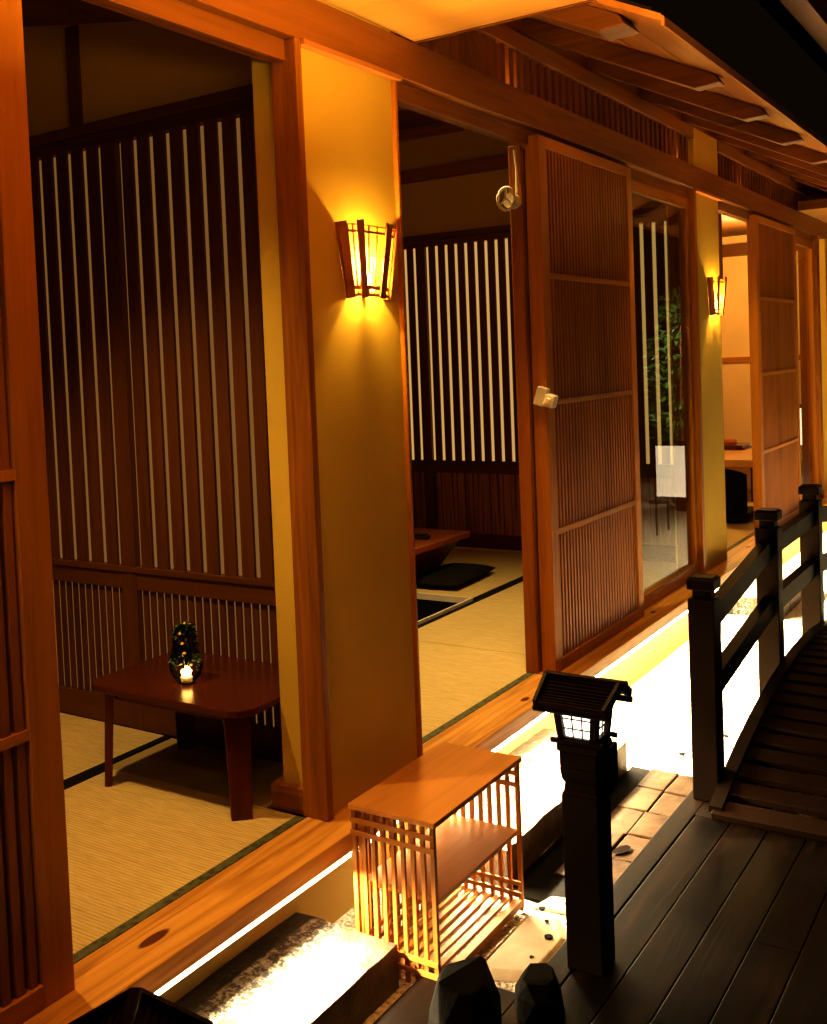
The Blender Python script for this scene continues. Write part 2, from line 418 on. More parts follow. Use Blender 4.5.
def glass_panel(n, y0, y1, label, x0=-.100, x1=-.062):
    t = thing('window_%d' % n, (x0, (y0 + y1) / 2, 0), label, 'glass panel', kind='structure')
    MB().box(x0, x1, y0, y0 + .06, .0, 2.1455).build('stile', M_door, t, bevel=.002)
    MB().box(x0, x1, y1 - .05, y1, .0, 2.1455).build('stile', M_door, t, bevel=.002)
    MB().box(x0, x1, y0 + .06, y1 - .05, .0, .07).build('bottom_rail', M_doory, t, bevel=.002)
    MB().box(x0, x1, y0 + .06, y1 - .05, 2.09, 2.1455).build('top_rail', M_doory, t, bevel=.002)
    xm = (x0 + x1) / 2
    pane = MB().add([(xm, y0 + .06, .07), (xm, y1 - .05, .07), (xm, y1 - .05, 2.09), (xm, y0 + .06, 2.09)], [(0, 1, 2, 3)]).build('pane', M_glass, t)
    if pane.data.polygons[0].normal.x < 0: pane.data.flip_normals()
    return t
glass_panel(1, 5.197, 6.285, 'tall clear glass panel between the lattice door and the second pier', -.065, -.030)
glass_panel(2, 8.952, 9.84, 'narrow far glass panel beyond the farthest lattice door', -.065, -.030)
S(MB().box(-.108, -.060, 4.092, 4.16, 0, 2.128).box(-.100, -.066, 5.03, 5.10, 0, 2.128).box(-.098, -.07, 4.16, 5.03, .0, .08).box(-.098, -.07, 4.16, 5.03, 2.06, 2.128), 'trim_15', M_post,
  'rear sliding door frame stacked behind the tall lattice door', 'door frame')

# ------------------------------------------------------------------ transom lattice and eaves
def transom(n, y0, y1, label):
    t = thing('window_%d' % n, (-.04, (y0 + y1) / 2, 2.334), label, 'transom', kind='structure')
    m = MB(); y = y0 + .03
    while y < y1 - .03:
        m.box(-.046, -.024, y - .020, y + .020, 2.334, 2.49); y += .075
    m.build('lattice', wood((.16, .055, .012), 'z', .5), t)
    MB().box(-.066, -.006, y0, y1, 2.49, 2.556).build('top_rail', M_beam, t, bevel=.002)
    return t
transom(3, -1.4, 2.487, 'low transom lattice above the nearest opening')
transom(4, 3.0, 6.33, 'long transom of short upright slats above the second opening')
transom(5, 6.85, 10.28, 'far transom of short upright slats beyond the second pier')
for a, b_, nm, lab in [(2.487, 3.0, 'upper_left', 'short plaster block above the beam over the sconce pier'), (6.335, 6.845, 'upper_right', 'short ochre plaster block above the beam over the second pier')]:
    S(MB().box(-.14, -.012, a, b_, 2.3345, 2.556), 'wall_' + nm, M_wall, lab, 'wall')
S(MB().box(-.16, -.03, -1.4, 12, 2.557, 2.66), 'trim_16', wood((.20, .07, .02), 'y', .5), 'dark cedar wall plate under the rafters', 'wall plate')
S(MB().box(-.135, -.125, 3.015, 6.395, 2.335, 2.556).box(-.135, -.125, 6.905, 10.3, 2.335, 2.556).box(-.135, -.125, -1.4, 2.487, 2.335, 2.556), 'trim_17', wood((.20, .07, .02), 'y', .5), 'dark board behind the transom lattice', 'backing board')

SL = .50
def zr(x): return 2.632 - SL * x       # underside of the roof boards
roof = thing('ceiling', (0, 6, 2.7), 'sloping cedar eave ceiling with exposed rafters over the beam', 'eaves', kind='structure')
m = MB()
xa, xb = -.9, .80
nb = 9
for i in range(nb):
    u0 = xa + (xb - xa) * i / nb; u1 = xa + (xb - xa) * (i + 1) / nb - .004
    m.prism([(u0, zr(u0)), (u1, zr(u1)), (u1, zr(u1) + .02), (u0, zr(u0) + .02)], 3.135, 13.5, 'y')
m.build('eave_board', M_board, roof)
MB().prism([(xb - .004, zr(xb) - .012), (xb + .006, zr(xb) - .014), (xb + .006, zr(xb) + .012), (xb - .004, zr(xb) + .019)], 3.135, 13.5, 'y').build('fascia', M_board, roof)
MB().prism([(xa, zr(xa)+.022), (xb - .03, zr(xb - .03)+.022), (xb - .03, zr(xb - .03) + .03), (xa, zr(xa) + .06)], 3.135, 13.5, 'y').build('roof_deck', M_canopy, roof)
ry = [3.30] + [4.09 + .71 * k for k in range(12)]
for i, y in enumerate(ry):
    w = .036 if i else .07; xe = .70 if i else .64; dp = .075
    n_ = Vector((-SL, 0, -1)).normalized()
    p = [(-.85, zr(-.85) - .001), (xe, zr(xe) - .001), (xe + .022, zr(xe) - .035), (xe - .07, zr(xe - .07) - dp), (-.85, zr(-.85) - dp)]
    MB().prism(p, y - w, y + w, 'y').build('rafter', M_raft, roof, bevel=.004)

# flat boarded soffits
S(MB().box(.002, .80, -1.5, 3.13, 2.337, 2.365), 'ceiling_soffit', M_soffit, 'bright honey boarded soffit at the top of the photo', 'soffit')
S(MB().box(.002, .80, 3.131, 3.145, 2.333, 2.375), 'trim_18', M_raft, 'thin brown edge board of the honey soffit', 'edge board')
S(MB().box(.002, .45, 9.10, 9.119, 2.335, 2.405), 'trim_31', M_raft, 'brown face board of the far boxed soffit', 'edge board')
S(MB().box(.002, .45, 9.12, 13, 2.336, 2.40), 'ceiling_far', M_soffit, 'far boxed soffit with a pale underside beyond the rafters', 'soffit')
# dark canopy over the deck
S(MB().box(.25, 4.6, -2.2, 6.2, 3.30, 3.34).box(.25, 4.6, 6.23, 16, 3.31, 3.35), 'ceiling_canopy', M_canopy, 'black canopy ceiling above the deck', 'canopy')
ct = thing('canopy_trellis', (.9, 4, 2.6), 'wooden canopy beam with bamboo poles at the top right corner', 'beam')
MB().box(.845, .93, 2.9, 8.5, 2.60, 2.70).build('beam', M_beam, ct, bevel=.003)
for i in range(8):
    y = 3.2 + i * .62
    MB().tube([(.80, y, 2.725), (2.6, y + .05, 2.73)], .028, 10).build('bamboo_pole', M_raft, ct, smooth=False)

# ------------------------------------------------------------------ interiors (room shells)
def zc(x): return 2.36 - .18 * x
# room 1
S(MB().box(-3.3, -.20, -1.5, 2.83, -.10, -.031).box(-.20, -.078, -1.5, 2.487, -.10, -.031), 'floor_room_1', M_part, 'wooden subfloor of the nearest room under its mats', 'floor')
S(MB().box(-3.36, -3.3, -1.5, 2.86, -.1, 3.0), 'wall_back_1', M_inner, 'brown plaster back wall of the nearest room', 'wall')
S(MB().box(-3.36, -.14, -1.56, -1.5, -.1, 3.0), 'wall_near_1', M_inner, 'brown plaster near wall of the nearest room', 'wall')
S(MB().prism([(-3.3, 2.212), (-.20, 2.212), (-.20, zc(-.2)), (-3.3, zc(-3.3))], 2.80, 2.86, 'y'), 'wall_infill_1', M_inner, 'dim ochre plaster panel above the nearest slatted partition', 'wall')
S(MB().prism([(-3.3, zc(-3.3)), (-.135, zc(-.135)), (-.135, zc(-.135) + .04), (-3.3, zc(-3.3) + .04)], -1.5, 2.86, 'y'), 'ceiling_room_1', wood((.16, .06, .02), 'y', .6), 'dark sloping wooden ceiling of the nearest room', 'ceiling')
S(MB().box(-1.262, -1.205, 2.785, 2.80, 2.212, 2.57), 'trim_19', M_part, 'dark upright post in the plaster above the nearest slatted partition', 'post')
# room 2 (with sunken foot pit)
PX0, PX1, PY0, PY1 = -1.80, -.93, 3.55, 5.20
S(MB().box(-3.3, PX0, 2.86, 6.70, -.10, -.031).box(PX1, -.078, 2.86, 6.70, -.10, -.031).box(PX0, PX1, 2.86, PY0, -.10, -.031).box(PX0, PX1, PY1, 6.70, -.10, -.031), 'floor_room_2', M_canopy, 'dark subfloor of the middle room around its foot pit', 'floor')
S(MB().box(PX0 - .02, PX1 + .02, PY0 - .02, PY1 + .02, -.42, -.40).box(PX0 - .02, PX0, PY0, PY1, -.40, -.1).box(PX1, PX1 + .02, PY0, PY1, -.40, -.1).box(PX0, PX1, PY0 - .02, PY0, -.40, -.1).box(PX0, PX1, PY1, PY1 + .02, -.4, -.1), 'floor_pit', M_canopy, 'black sunken foot pit in the mats of the middle room', 'foot pit')
S(MB().box(-3.36, -3.3, 2.86, 13.8, -.1, 3.0), 'wall_back_2', M_inner, 'plaster back wall of the middle and far rooms', 'wall')
S(MB().box(-3.3, -.20, 6.66, 6.70, 2.175, 3.0), 'wall_infill_2', M_inner, 'dim plaster strip above the second slatted partition', 'wall')
S(MB().box(-3.3, -.135, 2.86, 6.70, 2.92, 2.96), 'ceiling_room_2', wood((.18, .07, .02), 'x', .6), 'dark boarded ceiling of the middle room', 'ceiling')
for i, (y, z) in enumerate([(6.62, 2.60), (6.2, 2.80), (5.5, 2.82), (4.8, 2.82), (4.1, 2.82), (3.4, 2.82)]):
    S(MB().box(-3.3, -.20, y - .03, y + .03, z - .06, z + (.0 if i else .02)), 'trim_%d' % (20 + i), wood((.20, .07, .02), 'x', .5), 'dark cross beam of the middle room ceiling, %s' % ['on the plaster above the second partition', 'just before the partition', 'next behind it', 'over the low table', 'over the doorway end', 'nearest the pier'][i], 'beam')
# room 3
S(MB().box(-3.3, -.078, 6.70, 13.8, -.10, -.031), 'floor_room_3', M_part, 'wooden subfloor of the far room', 'floor')
S(MB().box(-3.3, -.20, 13.3, 13.36, -.1, 3.0), 'wall_far_3', M_cream, 'cream plaster end wall of the far room', 'wall')
S(MB().box(-3.3, -.135, 6.70, 13.8, 2.60, 2.64), 'ceiling_room_3', wood((.12, .05, .014), 'y', .6), 'warm lit boarded ceiling of the far room', 'ceiling')
S(MB().box(-3.3, -.20, 13.27, 13.3, 1.12, 1.18), 'trim_26', M_cross, 'brown horizontal rail across the end wall of the far room', 'rail')
S(MB().box(-3.3, -.20, 13.24, 13.3, 2.36, 2.50), 'trim_27', M_partx, 'dark head rail across the end wall of the far room', 'rail')
S(MB().box(-.90, -.80, 9.9, 10.0, 1.7, 2.6), 'trim_28', M_part, 'short dark hanging post in the far room', 'post')
S(MB().box(-.20, -.14, 10.85, 13.8, -.1, 2.6), 'wall_front_3', M_inner, 'plaster front wall past the far pier', 'wall')

# ------------------------------------------------------------------ slatted partitions
def partition(loc_y, x_left, x_right, ztop, label, first_stile, pitch, sw, diag=False, paper=None):
    y = loc_y
    t = thing('slatted_partition', ((x_left + x_right) / 2, y, 0), label, 'partition')
    zm1, zm0 = .60, .515
    MB().box(x_left, x_right, y - .005, y + .03, ztop - .04, ztop).build('head_rail', M_partx, t, bevel=.003)
    MB().box(x_left, x_right, y, y + .025, ztop - .085, ztop - .041).build('top_rail', M_partx, t, bevel=.002)
    MB().box(x_left, x_right, y, y + .025, zm0, zm1 - .022).build('middle_rail', M_partx, t, bevel=.002)
    MB().box(x_left, x_right, y - .008, y + .025, zm1 - .022, zm1).build('middle_ledge', M_partx, t, bevel=.002)
    MB().box(x_left, x_right, y, y + .025, 0, .10).build('bottom_rail', M_partx, t, bevel=.002)
    st = []
    x = first_stile
    while x > x_left + .1: st.append(x); x -= 1.06
    for x in st: MB().box(x - .036, x + .036, y - .003, y + .027, 0, ztop - .085).build('stile', M_part, t, bevel=.002)
    MB().box(x_right - .05, x_right, y, y + .03, 0, ztop - .085).build('stile', M_part, t, bevel=.002)
    m = MB()
    edges = [x_right - .05] + [v for s_ in st for v in (s_ + .036, s_ - .036)] + [x_left]
    for a, b_ in zip(edges[::2], edges[1::2]):
        n_ = max(1, round((a - b_ - (pitch - sw)) / pitch)); p_ = (a - b_ - (pitch - sw)) / n_; w_ = sw * p_ / pitch
        for k_i in range(n_):
            x = a - (pitch - sw) - p_ * k_i
            m.box(x - w_, x, y + .004, y + .016, zm1, ztop - .085)
    m.build('slats', M_part, t)
    m = MB()
    for a, b_ in zip(edges[::2], edges[1::2]):
        x = a - .004
        while x - .03 > b_:
            lean = .0
            if diag: lean = R.uniform(-.012, .004)
            w = R.uniform(.024, .029) if diag else .0255
            m.prism([(x - w, .10), (x, .10), (x + lean, zm0), (x - w + lean, zm0)], y + .008 + (R.uniform(0, .004) if diag else .004), y + .018, 'y')
            x -= .036 if not diag else .031
    m.build('lower_slats', M_part if not diag else wood((.34, .14, .035), 'z', .5, .7), t)
    tag(MB().box(x_left, x_right, y + .0255, y + .0295, zm1 - .02, ztop - .09).build('glow_backing', paper, t), 'glowing paper standing in for light from the next room between the slats')
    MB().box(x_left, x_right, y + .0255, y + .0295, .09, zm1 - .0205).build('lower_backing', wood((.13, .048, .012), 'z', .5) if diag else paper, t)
    return t
partition(2.78, -3.28, -.18, 2.21, 'dark slatted partition with pale gaps behind the low red-brown table', -1.068, .0795, .0535, paper=M_glow_paper1)
partition(6.62, -3.28, -.205, 2.17, 'second slatted partition seen through the middle opening, above a dense lower panel', -1.965, .0765, .050, True, paper=M_glow_paper2)

# ------------------------------------------------------------------ tatami
def mat(x0, x1, y0, y1, label, group=None):
    t = thing('tatami_mat', ((x0 + x1) / 2, (y0 + y1) / 2, -.03), label, 'mat', group)
    MB().box(x0 + .0305, x1 - .0305, y0, y1, -.030, -.001).build('rush_surface', M_tatami, t)
    MB().box(x0, x0 + .030, y0, y1, -.030, -.0).build('border', M_black, t)
    MB().box(x1 - .030, x1, y0, y1, -.030, -.0).build('border', M_border if x1 > -.1 else M_black, t)
    return t
mat(-.893, -.077, .60, 2.452, 'straw tatami mat along the sill in front of the low red-brown table')
mat(-1.715, -.897, .95, 2.776, 'straw tatami mat left of the low table, beyond the black border line')
mat(-.893, -.077, -1.3, .597, 'straw tatami mat hidden behind the nearest lattice door')
mat(-1.715, -.897, -1.0, .947, 'second row straw tatami mat deep behind the nearest lattice door')
S(MB().box(-.893, -.225, 2.4541, 2.776, -.030, -.004), 'trim_29', plain('shaded_mat', (.34, .26, .11), .8), 'tatami strip under the low table, darkened in colour for the table shadow', 'floor strip')  # floor under the table, its shadow put into the duller colour
mat(-.905, -.077, 2.90, 4.312, 'straw tatami mat just inside the middle opening along the sill')
mat(-.905, -.077, 4.316, 5.80, 'straw tatami mat behind the seam, beside the foot pit')
mat(-.905, -.077, 5.804, 6.61, 'straw tatami mat under the second slatted partition by the glass')
mat(-1.795, -.909, 5.22, 5.795, 'straw tatami mat carrying the black floor cushion')
mat(-1.795, -.909, 5.80, 6.61, 'straw tatami mat behind the black cushion against the second partition')
mat(-.905, -.077, 6.95, 8.35, 'straw tatami mat at the third opening in front of the black legless chair')
mat(-.905, -.077, 8.354, 10.2, 'straw tatami mat under the far low table')
mat(-1.80, -.909, 8.0, 10.6, 'straw tatami mat in the middle of the far room')
# white metal frame edge round the pit
pf = MB().box(PX1 - .012, PX1 + .0, PY0, PY1, -.03, .004).box(PX0, PX1, PY1, PY1 + .012, -.03, .004)
S(pf, 'trim_30', M_white, 'thin pale edging strip around the black foot pit', 'edging')

# ------------------------------------------------------------------ low table room 1
tb = thing('low_table', (-.50, 2.54, 0), 'low glossy red-brown table with rounded corners standing on tatami', 'table')
def rounded(cx, cy, hx, hy, c, n=5, bulge=.012):
    p = []
    for qx, qy, a0 in ((1, 1, 0), (-1, 1, 90), (-1, -1, 180), (1, -1, 270)):
        for i in range(n + 1):
            a = math.radians(a0 + 90 * i / n)
            p.append((cx + qx * (hx - c) + c * math.cos(a), cy + qy * (hy - c) + c * math.sin(a)))
    return p
MB().prism(rounded(-.505, 2.54, .325, .228, .075), .305, .328, 'z').build('tabletop', M_table, tb, bevel=.004)
MB().prism(rounded(-.505, 2.54, .255, .178, .04), .275, .3045, 'z').build('apron', M_tablez, tb)
for sx, sy in ((1, -1), (-1, -1), (1, 1), (-1, 1)):
    cx, cy = -.505 + sx * .26, 2.54 + sy * .172
    d0 = Vector((sx, sy, 0)).normalized(); tdir = Vector((-d0.y, d0.x, 0))
    top, bot = Vector((cx, cy, .305)), Vector((cx + sx * .012, cy + sy * .012, .0))
    MB().bar(bot, top, .062, .024, up=tuple(d0), w1=.078, t1=.028).build('leg', M_tablez, tb, bevel=.003)

# vase with tealight and greenery
vx, vy, vz = -.535, 2.48, .328
vs = thing('glass_vase', (vx, vy, vz), 'small round glass vase with dark greenery and a glowing tealight on the low table', 'vase')
prof = [(.012, .001), (.030, .004), (.046, .022), (.053, .048), (.050, .075), (.042, .105), (.036, .130), (.034, .145)]
MB().lathe(prof, (vx, vy, vz), 32).build('glass_bowl', M_vase, vs, smooth=True)
MB().lathe([(.018, .005), (.019, .020), (.017, .021)], (vx + .012, vy - .014, vz), 18).build('tealight', M_white, vs)
MB().lathe([(.003, .021), (.014, .026), (.018, .038), (.010, .050), (.002, .055)], (vx + .012, vy - .014, vz), 14).build('flame', M_tea, vs, smooth=True)
m = MB()
for i in range(420):
    h = R.random() ** .8; z = .055 + .125 * h; rad = (.046 if z < .09 else .034) * (1 - .15 * max(0, h - .6))
    if z > .14: rad = .036 * (1 - (z - .14) * 6)
    a = R.uniform(0, 2 * PI); q = rad * R.uniform(.5, 1.)
    c = Vector((vx + q * math.cos(a), vy + q * math.sin(a), vz + z)); l = R.uniform(.010, .020)
    e = Euler((R.uniform(-1, 1), R.uniform(-1, 1), a)).to_matrix()
    p = [c + e @ Vector(k) for k in ((-l, 0, 0), (0, -l * .4, .002), (l, 0, 0), (0, l * .4, .002))]
    m.add(p, [(0, 1, 2, 3)])
m.build('greenery', M_leafd, vs)
m = MB()
for i in range(9):
    a = R.uniform(0, 2 * PI); c = (vx + .022 * math.cos(a), vy + .018 * math.sin(a) - .005, vz + .178 + R.uniform(-.006, .006))
    if i > 5: c = (vx + .034 * math.cos(-1.2 + .3 * i), vy - .036, vz + .07 + .03 * (i - 5))
    m.lathe([(.002, -.004), (.007, 0), (.002, .005)], c, 7)
m.build('blossoms', M_yel, vs)

# ------------------------------------------------------------------ low table room 2 with pedestal
t2 = thing('pedestal_table', (-1.55, 4.9, -.0), 'thick orange-brown low table with sloping sides over the foot pit', 'table')
MB().box(-2.05, -1.275, 4.75, 5.88, .212, .250).build('tabletop', M_table2, t2, bevel=.005)
MB().add([(-1.32, 4.85, .2115), (-1.32, 5.85, .2115), (-1.45, 5.72, 0), (-1.45, 5.26, 0), (-1.36, 4.85, .2115), (-1.36, 5.85, .2115), (-1.49, 5.72, 0), (-1.49, 5.26, 0)], [(0,1,2,3),(7,6,5,4),(0,4,5,1),(1,5,6,2),(2,6,7,3),(3,7,4,0)]).build('side_panel', wood((.16, .05, .016), 'z', .35), t2, bevel=.003)
MB().prism([(4.90, .2115), (5.85, .2115), (5.72, .0), (5.26, .0)], -2.02, -1.98, 'x').build('side_panel', wood((.16, .05, .016), 'z', .35), t2, bevel=.003)
MB().prism([(-1.98, .2115), (-1.37, .2115), (-1.495, .0), (-1.98, .0)], 5.66, 5.70, 'y').build('end_panel', wood((.16, .05, .016), 'z', .35), t2)
k_ = thing('coaster_box', (-1.42, 5.52, .25), 'small black case lying on the thick orange-brown table', 'case')
MB().prism(rounded(-1.42, 5.52, .055, .035, .012), .2505, .272, 'z').build('body', M_blackp, k_, bevel=.003)
MB().prism(rounded(-1.42, 5.52, .045, .025, .01), .2721, .282, 'z').build('lid', M_blackp, k_, bevel=.003)

def cushion(cx, cy, hx, hy, z, rz, label):
    m = MB(); n = 12
    for s_ in (1, -1):
        o = len(m.v)
        for j in range(n + 1):
            for i in range(n + 1):
                u, v = 2 * i / n - 1, 2 * j / n - 1
                h = .030 * ((1 - u ** 4) * (1 - v ** 4)) ** .5 + .002
                k2 = 1 - .05 * (abs(u * v))
                m.v.append((cx + (u * hx * math.cos(rz) - v * hy * math.sin(rz)) * k2, cy + (u * hx * math.sin(rz) + v * hy * math.cos(rz)) * k2, z + .032 + s_ * h))
        for j in range(n):
            for i in range(n):
                a = o + j * (n + 1) + i; m.f.append((a, a + 1, a + n + 2, a + n + 1))
    ob = m.build('floor_cushion', M_black, smooth=True, loc=(cx, cy, z))
    tag(ob, label, 'cushion'); return ob
cushion(-1.255, 5.60, .16, .30, 0, .06, 'flat black floor cushion on the tatami beside the thick orange-brown table')

# ------------------------------------------------------------------ far room furniture
fc = thing('legless_chair', (-.42, 8.25, 0), 'black legless floor chair seen through the third opening', 'chair')
MB().prism(rounded(-.45, 8.45, .22, .24, .05), .02, .07, 'z').build('seat', M_black, fc, bevel=.01)
m = MB(); nn = 10
for k in range(nn + 1):
    a = -1.1 + 2.2 * k / nn
    for (rr, zz, zb) in ((.24, .42 - .10 * abs(a) ** 2 * .5, 0), (.215, .42 - .10 * abs(a) ** 2 * .5, 0)):
        m.v.append((-.45 + rr * math.sin(a), 8.45 - rr * 1.1 * math.cos(a) - .03, zz)); m.v.append((-.45 + rr * .95 * math.sin(a), 8.45 - rr * math.cos(a), .002))
for k in range(nn):
    b_ = 4 * k
    m.f += [(b_, b_+4, b_+5, b_+1), (b_+2, b_+3, b_+7, b_+6), (b_, b_+2, b_+6, b_+4), (b_+1, b_+5, b_+7, b_+3)]
m.f += [(0, 1, 3, 2), (4*nn, 4*nn+2, 4*nn+3, 4*nn+1)]
m.build('backrest', M_black, fc)
ft = thing('far_table', (-.85, 9.9, 0), 'pale wooden low table in the far room behind the black chair', 'table')
MB().box(-1.35, -.33, 9.35, 10.85, .30, .36).build('tabletop', wood((.62, .36, .13), 'y', .3, .2), ft, bevel=.004)
for sx in (-1.25, -.48):
    for sy in (9.45, 10.7): MB().box(sx, sx + .07, sy, sy + .07, 0, .30).build('leg', M_tablez, ft)
tr = thing('serving_tray', (-.86, 10.42, .36), 'dark red serving tray with a rolled cloth on the pale far table', 'tray')
MB().prism(rounded(-.86, 10.42, .14, .19, .04), .3605, .372, 'z').prism(rounded(-.86, 10.42, .12, .17, .03), .372, .40, 'z').build('tray', M_tablez, tr)
MB().tube([(-.93, 10.30, .428), (-.80, 10.30, .428)], .026, 10).build('rolled_cloth', wood((.35, .09, .03), 'x', .5), tr)
pl = thing('glow_panel', (-.55, 12.4, 0), 'added glowing white panel standing in for bright patches in the far glass', 'glow panel')  # made-up glowing panel in place of reflected bright patches
MB().box(-.80, -.32, 12.40, 12.42, .22, .62).build('paper', emit('panel_glow', (1, .88, .66), 1.6), pl)
m = MB().box(-.82, -.30, 12.385, 12.435, .18, .22).box(-.82, -.30, 12.385, 12.435, .62, .66).box(-.82, -.80, 12.385, 12.435, 0, .66).box(-.32, -.30, 12.385, 12.435, 0, .66)
m.build('frame', M_part, pl)  # frame of the added glow panel

# ------------------------------------------------------------------ sconces
def make_sconce():
    yc, x0 = 2.79, -.018
    s_ = thing('wall_sconce', (x0, yc, 1.62), 'glowing bamboo-stave wall sconce on the nearer ochre pier', 'sconce', 'fan-shaped sconces on the ochre piers')
    zt, zb = 1.716, 1.494
    # (x top, x bottom, half width top, half width bottom)
    st = [(.010, .004, -.146, -.100), (.037, .021, -.090, -.054), (.037, .021, .076, .044), (.010, .004, .160, .112)]
    mt = wood((.36, .13, .03), 'z', .4)
    for i, (xt, xb_, ht, hb) in enumerate(st):
        mid = i in (1, 2); out = 1 if ht > 0 else -1
        nrm = (1, 0, 0) if mid else (.75, out * .66, 0)
        MB().bar((xb_, yc + hb, zb), (xt, yc + ht, zt + (.006 if mid else 0)), .030 if mid else .024, .006, up=nrm, w1=.034 if mid else .026).build('stave', mt, s_, bevel=.001)
    for out, q_ in ((-1, .014), (1, 0)):
        MB().add([(-.0175, yc + out * (.112 - q_), zb), (.003, yc + out * (.111 - q_), zb), (.008, yc + out * (.158 - q_), zt), (-.0175, yc + out * (.160 - q_), zt),
                  (-.0175, yc + out * (.109 - q_), zb), (.003, yc + out * (.108 - q_), zb), (.008, yc + out * (.155 - q_), zt), (-.0175, yc + out * (.157 - q_), zt)],
                 [(0,1,2,3),(7,6,5,4),(0,4,5,1),(1,5,6,2),(2,6,7,3),(3,7,4,0)]).build('added_side_baffle', mt, s_)  # opaque strip added to shape the V of light on the pier
    full = st
    def ring(f, th, name):
        m = MB(); pts = []
        for xt, xb_, ht, hb in full:
            pts.append(Vector((xb_ + (xt - xb_) * f - .006, yc + (hb + (ht - hb) * f) * .98, zb + (zt - zb) * f)))
        for a, b_ in zip(pts[:-1], pts[1:]): m.bar(a, b_, .004, th)
        m.build(name, mt, s_)
    ring(.965, .004, 'upper_hoop'); ring(.88, .008, 'top_rail'); ring(.14, .012, 'bottom_rail'); ring(.045, .010, 'lower_hoop')
    ring(.55, .0025, 'wire_hoop')
    m = MB()
    for p0, p1 in zip(full[:-1], full[1:]):
        for f in (.36, .66):
            q = [u + (v - u) * f for u, v in zip(p0, p1)]
            m.bar((q[1] - .009, yc + q[3] * .97, zb + .006), (q[0] - .009, yc + q[2] * .97, zt - .004), .0065, .0025, up=(1, 0, 0))
    m.build('thin_slats', mt, s_)
    MB().box(-.0175, -.0145, yc - .02, yc + .02, zb + .01, zb + .05).build('back_plate', mt, s_)
    MB().lathe([(.007, 0), (.008, .02), (.007, .028)], (-.004, yc, 1.502), 12).build('lamp_holder', M_white, s_)
    MB().lathe([(.004, 0), (.011, .010), (.0125, .024), (.009, .040), (.002, .050)], (-.003, yc, 1.531), 16).build('bulb', M_bulb, s_, smooth=True)
    return s_
sc1 = make_sconce()
sc2 = copy_thing(sc1, (0, 6.70 - 2.79, 0), 'glowing bamboo-stave wall sconce on the farther ochre pier')

# ------------------------------------------------------------------ shoe rack
bx0, bx1, by0, by1, bz0, bz1 = .108, .366, 2.415, 2.952, -.379, .094
rk = thing('slatted_shoe_rack', ((bx0 + bx1) / 2, (by0 + by1) / 2, bz0), 'honey wood slatted box rack with a solid top and one shelf beside the sconce pier', 'rack')
MB().box(bx0 - .006, bx1 + .006, by0 - .006, by1 + .006, bz1 - .016, bz1).build('top_board', M_box, rk, bevel=.003)
sq = .013
lo, hi = -.345, bz1 - .0165
for x in (bx0, bx1 - sq):
    for y in (by0, by1 - sq):
        MB().box(x, x + sq, y, y + sq, bz0 + .002, hi).build('corner_post', M_boxz, rk, bevel=.001)
def lattice_x(y, name):   # a wall of upright slats across x at given y
    m = MB(); n = 8
    for i in range(1, n):
        xc = bx0 + sq / 2 + (bx1 - bx0 - sq) * i / n
        m.box(xc - .0055, xc + .0055, y, y + .010, bz0 + .014, hi)
    m.build(name, M_boxz, rk)
    for z in (hi - .028, hi - .063, lo + .022, lo + .055):
        MB().box(bx0 - .001, bx1 + .001, y - .006, y + .0005, z - .0065, z + .0065).build('rail', M_boxx, rk)
lattice_x(by0 + .001, 'front_slats')
lattice_x(by1 - .018, 'rear_slats')
m = MB(); n = 15
for i in range(1, n):
    yc = by0 + (by1 - by0) * i / n; m.box(bx0 + .001, bx0 + .011, yc - .0055, yc + .0055, bz0 + .014, hi)
m.build('side_slats', M_boxz, rk)
for z in (hi - .028, hi - .063, lo + .022, lo + .055): MB().box(bx0 + .0105, bx0 + .017, by0 + .013, by1 - .013, z - .006, z + .006).build('rail', M_box, rk)
MB().box(bx0 + .018, bx1 - .001, by0 + .018, by1 - .019, -.135, -.122).build('shelf', M_box, rk, bevel=.001)
m = MB(); n = 8
for i in range(n):
    xc = bx0 + .03 + (bx1 - bx0 - .045) * i / (n - 1); m.box(xc - .008, xc + .008, by0 + .018, by1 - .019, lo - .006, lo + .004)
m.build('bottom_slats', M_box, rk)
MB().box(bx1 - .012, bx1, by0 + .014, by1 - .014, lo - .018, lo + .0035).build('bottom_edge_rail', M_box, rk)

# ------------------------------------------------------------------ step stones, pavers, rocks
def step_stone(y0, y1, label):
    rr = random.Random(int(y0 * 10))
    m = MB(); nx_, ny_ = 10, 26; x0, x1 = -.090, .247
    if y0 > 3: x1 = .262
    def pos(i, j):
        x = x0 + (x1 - x0) * i / nx_; y = y0 + (y1 - y0) * j / ny_
        edge = (i in (0, nx_)) or (j in (0, ny_))
        return [x + (rr.uniform(-.003, .003) if i == nx_ else 0), y, -.257 + rr.uniform(-.003, .003) - (.004 if edge else 0)]
    top = [[pos(i, j) for i in range(nx_ + 1)] for j in range(ny_ + 1)]
    for row in top:
        for p in row: m.v.append(tuple(p))
    for j in range(ny_):
        for i in range(nx_):
            a = j * (nx_ + 1) + i; m.f.append((a, a + 1, a + nx_ + 2, a + nx_ + 1))
    ring_i = [(i, 0) for i in range(nx_ + 1)] + [(nx_, j) for j in range(1, ny_ + 1)] + [(i, ny_) for i in range(nx_ - 1, -1, -1)] + [(0, j) for j in range(ny_ - 1, 0, -1)]
    base = len(m.v)
    for i, j in ring_i:
        p = top[j][i]; m.v.append((p[0], p[1], -.386))
    n = len(ring_i); idx = [j * (nx_ + 1) + i for i, j in ring_i]
    for k in range(n): m.f.append((idx[k], base + k, base + (k + 1) % n, idx[(k + 1) % n]))
    m.f.append(tuple(base + k for k in range(n)))
    return tag(m.build('step_stone', M_step), label, 'step stone')
